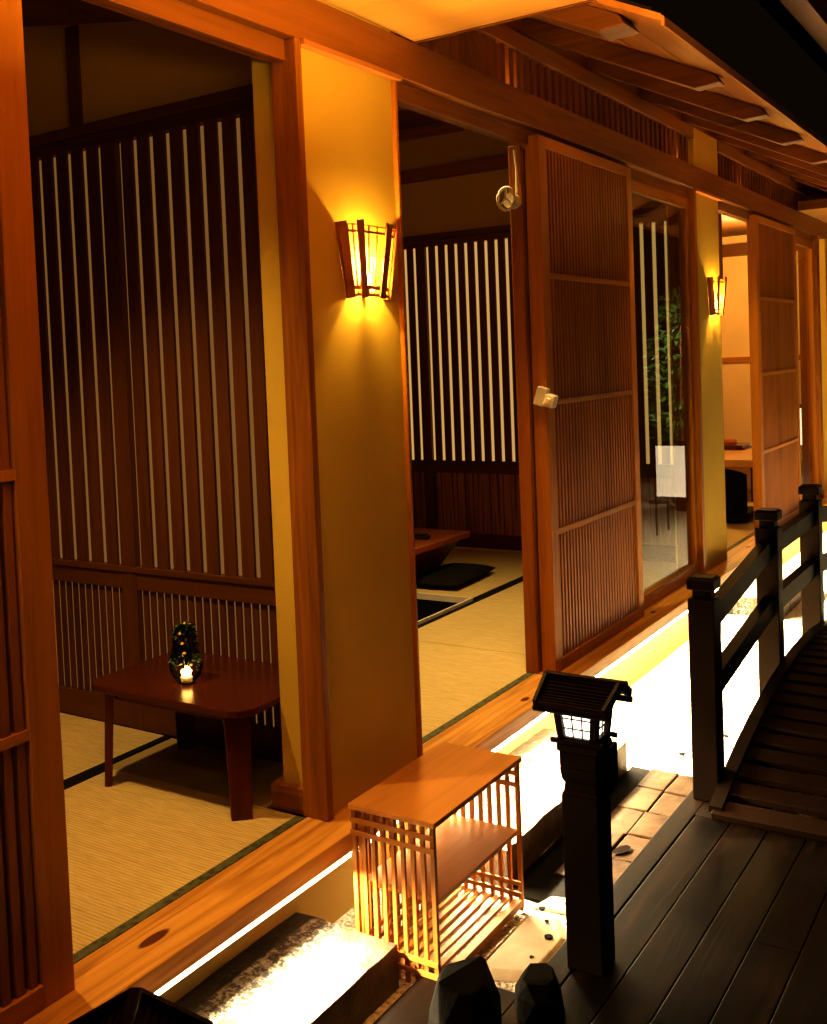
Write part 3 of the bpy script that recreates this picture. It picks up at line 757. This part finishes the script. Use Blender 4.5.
step_stone(.45, 2.408, 'long dark step stone under the glowing sill of the nearest opening')
step_stone(3.05, 4.18, 'dark step stone under the middle opening behind the slatted rack')
step_stone(6.98, 7.95, 'grey step stone under the third opening behind the railing')

S(MB().box(.268, .570, 3.02, 4.215, -.39, -.374), 'trim_32', M_rock, 'dark strip standing in for the step stone shadow on the gravel by the pavers', 'shadow strip')  # sheet over the gravel; the step stone's cast shadow put into its dark colour
pr_ = random.Random(3)
rows = [3.02, 3.19, 3.38, 3.58, 3.79, 4.0, 4.20]
for j in range(len(rows) - 1):
    for i, (xa_, xb_) in enumerate([(.36, .462), (.466, .566)]):
        if i == 0 and j == 0: continue
        m = MB(); a, b_ = rows[j] + .003, rows[j + 1] - .003
        def q(x, y): return (x + pr_.uniform(-.004, .004), y + pr_.uniform(-.006, .006))
        m.prism([q(xa_, a), q((xa_+xb_)/2, a), q(xb_, a), q(xb_, b_), q((xa_+xb_)/2, b_), q(xa_, b_)], -.386, -.362 + pr_.uniform(-.003, .003), 'z')
        ordn = ['nearest', 'second', 'third', 'fourth', 'fifth', 'farthest'][j]
        tag(m.build('paving_stone', M_paver, bevel=.004), 'brown paving stone behind the lantern post, %s of the %s row' % (ordn, ['left', 'right beside the deck'][i]), 'paving stone', 'brown pavers beside the deck')

def hull(name, pts, mat, label, cat, bev=.006, group=None):
    me = bpy.data.meshes.new(name); bm = bmesh.new()
    for p in pts: bm.verts.new(p)
    r = bmesh.ops.convex_hull(bm, input=bm.verts)
    bmesh.ops.delete(bm, geom=[g for g in r['geom_interior'] if isinstance(g, bmesh.types.BMVert)], context='VERTS')
    bmesh.ops.recalc_face_normals(bm, faces=bm.faces)
    c = sum((v.co for v in bm.verts), Vector()) / len(bm.verts); zmin = min(v.co.z for v in bm.verts)
    org = Vector((c.x, c.y, zmin)); bmesh.ops.translate(bm, verts=bm.verts, vec=-org)
    bm.to_mesh(me); bm.free(); me.materials.append(mat)
    o = bpy.data.objects.new(name, me); col.objects.link(o); o.location = org
    md = o.modifiers.new('bevel', 'BEVEL'); md.width = bev; md.segments = 2
    return tag(o, label, cat, group)
def rock(c, h, seed, label, top_flat=.8):
    rr = random.Random(seed); pts = []
    for i in range(16):
        a = 2 * PI * i / 16 + rr.uniform(-.2, .2)
        for lev, sc in ((0, 1.0), (.55, .95), (1, .68)):
            pts.append((c[0] + h[0] * sc * math.cos(a) * rr.uniform(.85, 1.05), c[1] + h[1] * sc * math.sin(a) * rr.uniform(.85, 1.05), c[2] + h[2] * lev * (rr.uniform(top_flat, 1) if lev == 1 else 1)))
    return hull('rock', pts, M_rock, label, 'rock')
rock((.542, 2.22, -.3296), (.078, .13, .175), 5, 'large dark angular rock at the bottom centre in front of the slatted rack')
rock((.642, 2.425, -.3296), (.062, .075, .105), 11, 'smaller dark rock to the right, leaning beside the large one')
# pale flat slabs and small stones near the rack
hull('flat_stone', [(.385, 2.60, -.383), (.43, 2.56, -.383), (.55, 2.62, -.383), (.545, 2.86, -.383), (.47, 2.97, -.383), (.385, 2.93, -.383), (.40, 2.62, -.368), (.43, 2.60, -.368), (.53, 2.64, -.366), (.53, 2.84, -.366), (.46, 2.94, -.368), (.40, 2.90, -.368)], M_pale, 'large pale flat stone on the gravel right of the slatted rack', 'flat stone', .004)
hull('flat_stone', [(.375, 2.98, -.383), (.52, 3.0, -.383), (.50, 3.10, -.383), (.40, 3.08, -.383), (.39, 2.99, -.372), (.5, 3.01, -.372), (.49, 3.08, -.372), (.41, 3.06, -.372)], M_pale, 'small pale flat stone behind the large one near the pavers', 'flat stone', .003)
labs = ['dark pebble on the pale flat stone nearest the lantern post', 'small dark pebble at the far corner of the slatted rack', 'tiny dark chip in front of the rack by the deck edge', 'dark pebble between rack and lantern post', 'loose pebble on the gravel beside the railing post', 'second loose pebble farther along the bright gravel']
for i, (x, y, r_) in enumerate([(.50, 2.82, .011), (.42, 2.96, .009), (.50, 2.70, .006), (.46, 2.90, .007), (.40, 4.45, .012), (.50, 4.75, .010)]):
    rr = random.Random(i); z = -.366 if i in (0, 2, 3) else -.379
    if i == 1: z = -.3665
    hull('pebble', [(x + r_ * rr.uniform(.7, 1.3) * math.cos(a), y + r_ * rr.uniform(.8, 1.6) * math.sin(a), z + hh) for a in [k * PI / 4 for k in range(8)] for hh in (0, r_ * .5)], M_rock, labs[i], 'pebble', .001)
lf = MB(); yy, xx = 3.44, .50
lf.add([(xx - .022, yy - .045, -.3575), (xx + .004, yy - .03, -.356), (xx + .02, yy, -.355), (xx + .016, yy + .035, -.357), (xx, yy + .045, -.357), (xx - .018, yy + .02, -.356), (xx - .026, yy - .01, -.3565)], [(0, 1, 2, 3, 4, 5, 6)])
tag(lf.build('fallen_leaf', plain('dry_leaf', (.006, .003, .002), .9, 0, .02)), 'dark fallen leaf lying on the brown pavers by the deck', 'leaf')

# ------------------------------------------------------------------ lantern post
def make_lantern(px, py, label, zb=-.3295):
    L = thing('garden_lantern', (px, py, zb), label, 'lantern', 'wooden roofed lanterns on the deck')
    h = .049
    MB().box(px - h, px + h, py - h, py + h, zb, .142).build('post', M_darkz, L, bevel=.003)
    m = MB()
    sec = [(h - .001, .1425), (h - .006, .150), (h - .008, .172), (h - .003, .180), (h - .001, .190), (h + .001, .205), (h + .001, .2125)]
    vs = []; fs = []
    for hw, z in sec:
        for a, b_ in ((-1,-1),(1,-1),(1,1),(-1,1)): vs.append((px + a * hw, py + b_ * hw, z))
    for i in range(len(sec) - 1):
        for k in range(4): fs.append((4*i+k, 4*i+(k+1)%4, 4*i+4+(k+1)%4, 4*i+4+k))
    fs += [(0, 1, 2, 3), tuple(4 * (len(sec) - 1) + k for k in range(4))]
    m.add(vs, fs); m.build('carved_neck', M_darkz, L)
    MB().box(px - .051, px + .051, py - .051, py + .051, .213, .257).build('cap_block', M_darkz, L, bevel=.003)
    MB().box(px + .008, px + .052, py + .0515, py + .105, .130, .250).build('side_block', M_darkz, L, bevel=.003)
    z0 = .2575; b0, b1 = .050, .060; z1 = .380
    MB().box(px - .056, px + .056, py - .056, py + .056, z0, z0 + .020).build('lantern_base', M_darkx, L, bevel=.003)
    for s1 in (-1, 1):
        MB().tube([(px - .070, py + s1 * .054, z0 + .028), (px + .070, py + s1 * .054, z0 + .028)], .0075, 10).build('base_rod', M_darkx, L)
    z0 += .0205
    def lerp(f): return b0 + (b1 - b0) * f
    for a, b_ in ((-1,-1),(1,-1),(1,1),(-1,1)):
        MB().bar((px + a * (b0 - .008), py + b_ * (b0 - .008), z0), (px + a * (b1 - .008), py + b_ * (b1 - .008), z1), .019, .019, up=(1, 0, 0)).build('corner_post', M_darkz, L)
    for nrm in ((1, 0), (-1, 0), (0, 1), (0, -1)):
        t_ = (-nrm[1], nrm[0])
        def P(u, f, off):
            hw = lerp(f)
            return (px + nrm[0] * (hw + off) + t_[0] * u * hw, py + nrm[1] * (hw + off) + t_[1] * u * hw, z0 + (z1 - z0) * f)
        MB().add([P(-.85, .10, -.012), P(.85, .10, -.012), P(.85, .97, -.012), P(-.85, .97, -.012)], [(0, 1, 2, 3)]).build('paper_pane', M_lpane, L)
        m = MB(); up = (nrm[0], nrm[1], 0)
        for u in (-.24, .24): m.bar(P(u, .12, -.008), P(u, .95, -.008), .0032, .003, up=up)
        for f in (.40, .66): m.bar(P(-.8, f, -.008), P(.8, f, -.008), .003, .0032, up=up)
        m.bar(P(-.8, .10, -.006), P(.8, .10, -.006), .016, .012, up=up); m.bar(P(-.8, .95, -.006), P(.8, .95, -.006), .010, .012, up=up)
        m.build('muntin', M_darkx, L)
    # low gabled roof, ridge along x, stepped with battens parallel to the ridge
    ez, rz_, ey, rx, re = .383, .430, .098, .100, .092
    for s1 in (-1, 1):
        def Q(u, f, off=0):
            xw = re + (rx - re) * f
            sag = -.006 * math.sin(PI * f)
            return (px + u * xw, py + s1 * ey * (1 - f), ez + (rz_ - ez) * f + sag + off)
        m = MB(); n = 5
        for k in range(n):
            f0, f1 = k / n, (k + 1) / n
            m.add([Q(-1, f0), Q(1, f0), Q(1, f1), Q(-1, f1), Q(-1, f0, .007), Q(1, f0, .007), Q(1, f1, .007), Q(-1, f1, .007)],
                  [(0,1,2,3),(7,6,5,4),(0,4,5,1),(1,5,6,2),(2,6,7,3),(3,7,4,0)])
        m.build('roof_slope', M_darkx, L)
        m = MB()
        for k in range(9):
            f = (k + .3) / 9.2
            m.bar(Q(-1.0, f, .010), Q(1.0, f, .010), .0055, .006)
        m.build('roof_battens', M_darkx, L)
        MB().tube([(px - re - .010, py + s1 * (ey - .010), ez - .007), (px + re + .010, py + s1 * (ey - .010), ez - .007)], .0085, 10).build('eave_rod', M_darkx, L)
    for su in (-1, 1):
        for s1 in (-1, 1):
            MB().bar((px + su * (re + .001), py + s1 * (ey + .002), ez + .006), (px + su * (rx + .001), py, rz_ + .008), .009, .026).build('bargeboard', M_darkx, L)
    MB().bar((px - rx - .006, py, rz_ + .012), (px + rx + .020, py, rz_ + .012), .020, .016).build('ridge', M_darkx, L, bevel=.003)
    for s1 in (-1, 1):
        MB().prism([(py - .070, ez + .004), (py + .070, ez + .004), (py, rz_ + .002)], px + s1 * (b1 + .014) - .003, px + s1 * (b1 + .014) + .003, 'x').build('gable', M_darkx, L)
    return L
lan1 = make_lantern(.675, 2.695, 'dark wooden lantern post with lit paper panes standing at the deck edge beside the rack')
lan2 = make_lantern(.735, .945, 'dark lantern roof cut off at the bottom left corner of the photo')

lan2.rotation_euler = (0, 0, math.radians(-55))
# ------------------------------------------------------------------ arched bridge with railing
def zb_(y): return -.088 - .105 * (y - 5.25) ** 2
br = thing('arched_bridge', (1.3, 5.25, -.33), 'dark arched wooden bridge with slatted deck and square railing posts', 'bridge')
y = 3.80; i = 0
while y < 7.05:
    dy = .085; sl = (zb_(y + .01) - zb_(y - .01)) / .02
    c = Vector((1.36, y, zb_(y))); tdir = Vector((0, 1, sl)).normalized()
    MB().bar(c - Vector((.66, 0, 0)), c + Vector((.66, 0, 0)), .078, .026, up=tuple(Vector((0, -sl, 1)).normalized())).build('deck_slat', M_darkx, br, bevel=.003)
    y += .112; i += 1
m = MB(); ys = [3.78 + k * .2 for k in range(17)]
for xx in (.718, 1.36, 1.98):
    poly = [(yy, zb_(yy) - .016) for yy in ys] + [(yy, -.388 if xx < .8 else max(-.376, zb_(yy) - .12)) for yy in reversed(ys)]
    MB().prism(poly, xx - .02, xx + .02, 'x').build('stringer', M_darky, br)
m = MB(); 
for a, b_ in zip(ys[:-1], ys[1:]): m.bar((.712, a, zb_(a) + .012), (.712, b_, zb_(b_) + .012), .045, .028)
m.build('edge_board', M_darky, br)
def rpost(y, ztop, zbot, name='railing_post'):
    h = .046; x = .646
    p = MB().box(x - h, x + h, y - h, y + h, zbot, ztop - .075).build('railing_post', M_darkz, br, bevel=.004)
    MB().box(x - h + .014, x + h - .014, y - h + .014, y + h - .014, ztop - .075, ztop - .043).build('neck', M_darkz, p, bevel=.003)
    MB().box(x - h - .002, x + h + .002, y - h - .002, y + h + .002, ztop - .043, ztop - .003).build('cap', M_darkz, p, bevel=.004)
    MB().box(x - h + .006, x + h - .006, y - h + .006, y + h - .006, ztop - .003, ztop + .003).build('cap_top', M_darkz, p, bevel=.002)
P_ = [(3.945, .480, -.3295), (4.96, .585, -.30), (5.88, .585, -.30), (6.75, .50, -.34)]
for a in P_: rpost(*a)
for (ya, za, _), (yb, zb2, _) in zip(P_[:-1], P_[1:]):
    for off in (.160, .415):
        m = MB(); n = 4
        for k in range(n):
            f0, f1 = k / n, (k + 1) / n
            def rp(f): 
                yy = ya + .046 + (yb - ya - .092) * f; zz = (za - off) + (zb2 - za) * f
                return (.650, yy, zz)
            m.bar(rp(f0), rp(f1), .045, .078)
        m.build('rail', M_darky, br)

# ------------------------------------------------------------------ LED strips under the sill
for i, (a, b_, lab) in enumerate([(.3, 2.47, 'glowing white light strip under the sill of the nearest opening'), (2.50, 6.35, 'glowing white light strip under the sill of the middle bay'), (6.40, 10.6, 'glowing white light strip under the sill of the far bay')]):
    t = thing('light_strip', (.045, (a + b_) / 2, -.08), lab, 'light strip', 'light strips under the pine sill')
    MB().box(.052, .066, a, b_, -.088, -.0565).build('diffuser', M_led if i == 0 else M_led2, t)
    MB().box(.030, .0518, a, b_, -.094, -.0565).build('channel', M_white, t)

# ------------------------------------------------------------------ small white fittings
rgx, rgy, rgz = -.088, 3.98, 1.925
rf = thing('white_ring_fitting', (rgx, rgy, rgz), 'small white ring-shaped plastic fitting with a cable on the post top inside the middle opening', 'fitting')
m = MB(); n = 28
pts = [(rgx + .036 * math.cos(2*PI*k/n), rgy, rgz + .044 * math.sin(2*PI*k/n)) for k in range(n + 1)]
m.tube(pts, .006, 8, False); m.build('ring', M_white, rf, smooth=True)
MB().tube([(rgx + .014, rgy + .041, rgz - .01), (rgx + .014, rgy + .0855, rgz - .01)], .014, 12).build('mounting_stem', M_white, rf)
m = MB()
for a in (PI/2, -PI*.2, PI*1.2): m.bar((rgx, rgy, rgz + .004), (rgx + .034 * math.cos(a), rgy, rgz + .040 * math.sin(a)), .006, .008, up=(0, 1, 0))
m.build('spoke', M_white, rf)
MB().tube([(rgx + .012, rgy + .008, rgz - .008), (rgx + .016, rgy + .04, rgz - .010)], .030, 18).build('housing', M_white, rf)
MB().tube([(rgx + .02, rgy + .06, rgz + .026), (rgx + .018, rgy + .068, rgz + .12), (rgx + .010, rgy + .07, rgz + .20)], .0045, 8).build('cable', M_white, rf)
hb = thing('white_door_holder', (.012, 4.13, 1.13), 'small tilted white plastic holder fixed on the stile of the tall lattice door', 'holder')
def rot(p, c, a):
    dx, dz = p[0] - c[0], p[2] - c[2]
    return (c[0] + dx * math.cos(a) + dz * math.sin(a), p[1], c[2] - dx * math.sin(a) + dz * math.cos(a))
def rbox(x0, x1, y0, y1, z0, z1, a=.32):
    m = MB().box(x0, x1, y0, y1, z0, z1); c = ((x0 + x1) / 2, 0, (z0 + z1) / 2)
    cc = (.012, 0, 1.13); m.v = [rot(p, cc, a) for p in m.v]; return m
rbox(-.028, .016, 4.055, 4.088, 1.092, 1.168).build('bracket', M_white, hb, bevel=.004)
rbox(.016, .058, 4.048, 4.095, 1.098, 1.150).build('body', M_white, hb, bevel=.006)
rbox(.026, .046, 4.040, 4.048, 1.112, 1.136).build('button', plain('cream_plastic', (.9, .8, .6), .4), hb, bevel=.003)

# ------------------------------------------------------------------ shrubs reflected in the glass, across the garden
def shrub(x, y, z0, h, w, n, seed, label, mat=M_leaf):
    t = thing('potted_shrub', (x, y, z0), label, 'shrub', 'potted shrubs farther along the garden path')
    rr = random.Random(seed)
    MB().lathe([(.10, 0), (.14, .22), (.15, .24), (.12, .24)], (x, y, z0), 18).build('pot', M_rock, t)
    MB().tube([(x, y, z0 + .22), (x + .02, y, z0 + h * .5), (x, y, z0 + h * .85)], [.02, .015, .008], 8).build('stem', M_part, t)
    m = MB()
    for i in range(n):
        a = rr.uniform(0, 2 * PI); f = rr.random(); zz = z0 + h * (.25 + .75 * f); q = w * math.sqrt(rr.random()) * math.sin(PI * (.15 + .75 * f))
        c = Vector((x + q * math.cos(a), y + q * math.sin(a), zz)); l = rr.uniform(.05, .11)
        e = Euler((rr.uniform(-.9, .9), rr.uniform(-.9, .9), a)).to_matrix()
        m.add([c + e @ Vector(k) for k in ((-l * .2, 0, 0), (l * .4, -l * .22, .005), (l, 0, -.01), (l * .4, l * .22, .005))], [(0, 1, 2, 3)])
    m.build('foliage', mat, t); return t
shrub(1.50, 11.4, -.38, 2.30, .36, 900, 1, 'tall leafy potted shrub mirrored in the tall glass panel')
shrub(1.95, 12.9, -.38, 1.45, .40, 800, 2, 'low bushy potted shrub mirrored below the tall one in the glass')

gl = thing('glow_box', (1.10, 9.9, -.38), 'added glowing box standing in for bright gravel mirrored low in the tall glass', 'lantern')  # no lantern known here; its glow replaces the reflection of bright gravel
MB().box(.93, 1.27, 9.73, 10.07, -.02, .44).build('glow_sides', emit('glow_box_paper', (1, .86, .6), 2), gl)
m = MB()
for a_ in (.92, 1.265):
    for b_ in (9.72, 10.065): m.box(a_, a_ + .015, b_, b_ + .015, -.378, .46)
m.box(.92, 1.28, 9.72, 10.08, .441, .455); m.build('frame', M_darkz, gl)  # frame of the added glow box

# ------------------------------------------------------------------ lights
WARM = (1., .55, .15)
def area(name, loc, rot_, sx, sy, e, c=WARM, spread=None):
    l = bpy.data.lights.new(name, 'AREA'); l.shape = 'RECTANGLE'; l.size = sx; l.size_y = sy; l.energy = e; l.color = c
    if spread: l.spread = spread
    o = bpy.data.objects.new(name, l); col.objects.link(o); o.location = loc; o.rotation_euler = rot_; return o
def point(name, loc, e, c=WARM, r=.03):
    l = bpy.data.lights.new(name, 'POINT'); l.energy = e; l.color = c; l.shadow_soft_size = r
    o = bpy.data.objects.new(name, l); col.objects.link(o); o.location = loc; return o
def spot(name, loc, tgt, e, ang, c=WARM, r=.05, blend=.6):
    l = bpy.data.lights.new(name, 'SPOT'); l.energy = e; l.color = c; l.shadow_soft_size = r; l.spot_size = math.radians(ang); l.spot_blend = blend
    o = bpy.data.objects.new(name, l); col.objects.link(o); o.location = loc
    o.rotation_euler = (Vector(tgt) - Vector(loc)).to_track_quat('-Z', 'Y').to_euler(); return o
for yy in (2.79, 6.70):
    point('sconce_light', (.008, yy, 1.600), 17., (1., .60, .12), .008); point('sconce_light', (.012, yy, 1.520), 2.6, (1., .60, .12), .006)
# strips: strong wash aimed down and outward
for (a, b_) in ((.3, 2.40), (2.95, 6.35), (6.4, 10.6)):
    area('strip_wash', (.07, (a + b_) / 2, -.10), (0, math.radians(-42), 0), .012, b_ - a, (46 if a < 1 else 60) * (b_ - a), (1, .80, .47), math.radians(120))
for (a, b_) in ((3.0, 6.35), (6.4, 10.6)):
    area('plinth_wash', (.022, (a + b_) / 2, -.062), (0, math.radians(30), 0), .010, b_ - a, 22 * (b_ - a), (1, .80, .45), math.radians(150))
spot('room_1_light', (-.75, 1.75, 2.30), (-.55, 1.95, 0), 112, 105, (1., .62, .20), .04, .8)
point('room_1_fill', (-1.3, .9, 1.7), 3.5, (1., .50, .12), .2)
spot('room_2_light', (-.60, 4.1, 2.70), (-.50, 4.0, 0), 270, 95, (1., .66, .24), .05, .8)
point('room_2_fill', (-1.6, 5.0, 2.2), 5, (1., .50, .12), .2)
point('room_3_light', (-1.6, 9.0, 2.2), 110, (1., .52, .13), .15)
point('room_3_light', (-1.2, 12.0, 2.2), 70, (1., .54, .15), .15)
for y, e in ((.9, 48), (1.9, 36), (3.5, 64), (5.2, 50), (7.3, 56)):
    spot('soffit_downlight', (.22, y, 2.32 if y < 3.1 else 2.38), (.0, y + .35, 0), e, 46, WARM, .04, .9)
spot('facade_fill', (1.35, .5, 2.25), (.0, 2.7, .75), 20, 70, WARM, .08, 1.)  # unseen fill added from the deck side to brighten the facade
spot('facade_fill', (1.25, 2.7, 2.9), (.0, 4.9, 1.4), 26, 65, WARM, .08, 1.)
spot('facade_fill', (1.25, 5.8, 2.9), (.0, 8.4, 1.5), 14, 65, WARM, .08, 1.)
for y in (4.3, 6.0, 8.0): point('eave_fill', (.42, y, 2.10), 1.2, (1., .48, .08), .05)  # unseen point lights added to brighten the eave boards
for y in (3.85, 6.0, 7.35): point('transom_glow', (-.10, y, 2.36), .8, (1., .50, .12), .01)
area('soffit_fill', (.75, 2.0, 1.9), (PI, 0, 0), .3, 1.4, 42, (1., .54, .11))  # unseen panel light added to brighten the soffit from below
spot('shrub_fill', (1.0, 10.3, 1.5), (1.65, 12.0, .9), 420, 80, (1., .85, .5), .1)  # unseen spot added to brighten the shrubs mirrored in the glass

w = bpy.data.worlds.new('World'); scene.world = w; w.use_nodes = True
bg = w.node_tree.nodes['Background']; bg.inputs[0].default_value = (1., .55, .25, 1); bg.inputs[1].default_value = .006

# ------------------------------------------------------------------ camera
F, PPX, PPY = 1079.27, 311.577, 413.091
yaw, pitch, roll = .616774606, .0442647135, .0430590292
C = Vector((1.74620114, 0, 1.3))
f = Vector((-math.sin(yaw) * math.cos(pitch), math.cos(yaw) * math.cos(pitch), -math.sin(pitch)))
r = Vector((math.cos(yaw), math.sin(yaw), 0)); dn = f.cross(r)
r2 = math.cos(roll) * r + math.sin(roll) * dn; d2 = -math.sin(roll) * r + math.cos(roll) * dn
cam = bpy.data.cameras.new('camera'); co = bpy.data.objects.new('camera', cam); col.objects.link(co)
Mx = Matrix((( r2.x, -d2.x, -f.x, C.x), (r2.y, -d2.y, -f.y, C.y), (r2.z, -d2.z, -f.z, C.z), (0, 0, 0, 1)))
co.matrix_world = Mx
cam.sensor_fit = 'HORIZONTAL'; cam.sensor_width = 36; cam.lens = 36 * F / 827
cam.shift_x = (413.5 - PPX) / 827; cam.shift_y = (PPY - 512) / 827
cam.clip_start = .02; cam.clip_end = 100
scene.camera = co
for o in list(bpy.data.objects):
    if '_o' in o: del o['_o']
scene.view_settings.view_transform = 'Standard'
scene.view_settings.look = 'Medium High Contrast'
scene.view_settings.exposure = 0
scene.cycles.use_denoising = True
scene.cycles.max_bounces = 8
scene.cycles.sample_clamp_indirect = 6
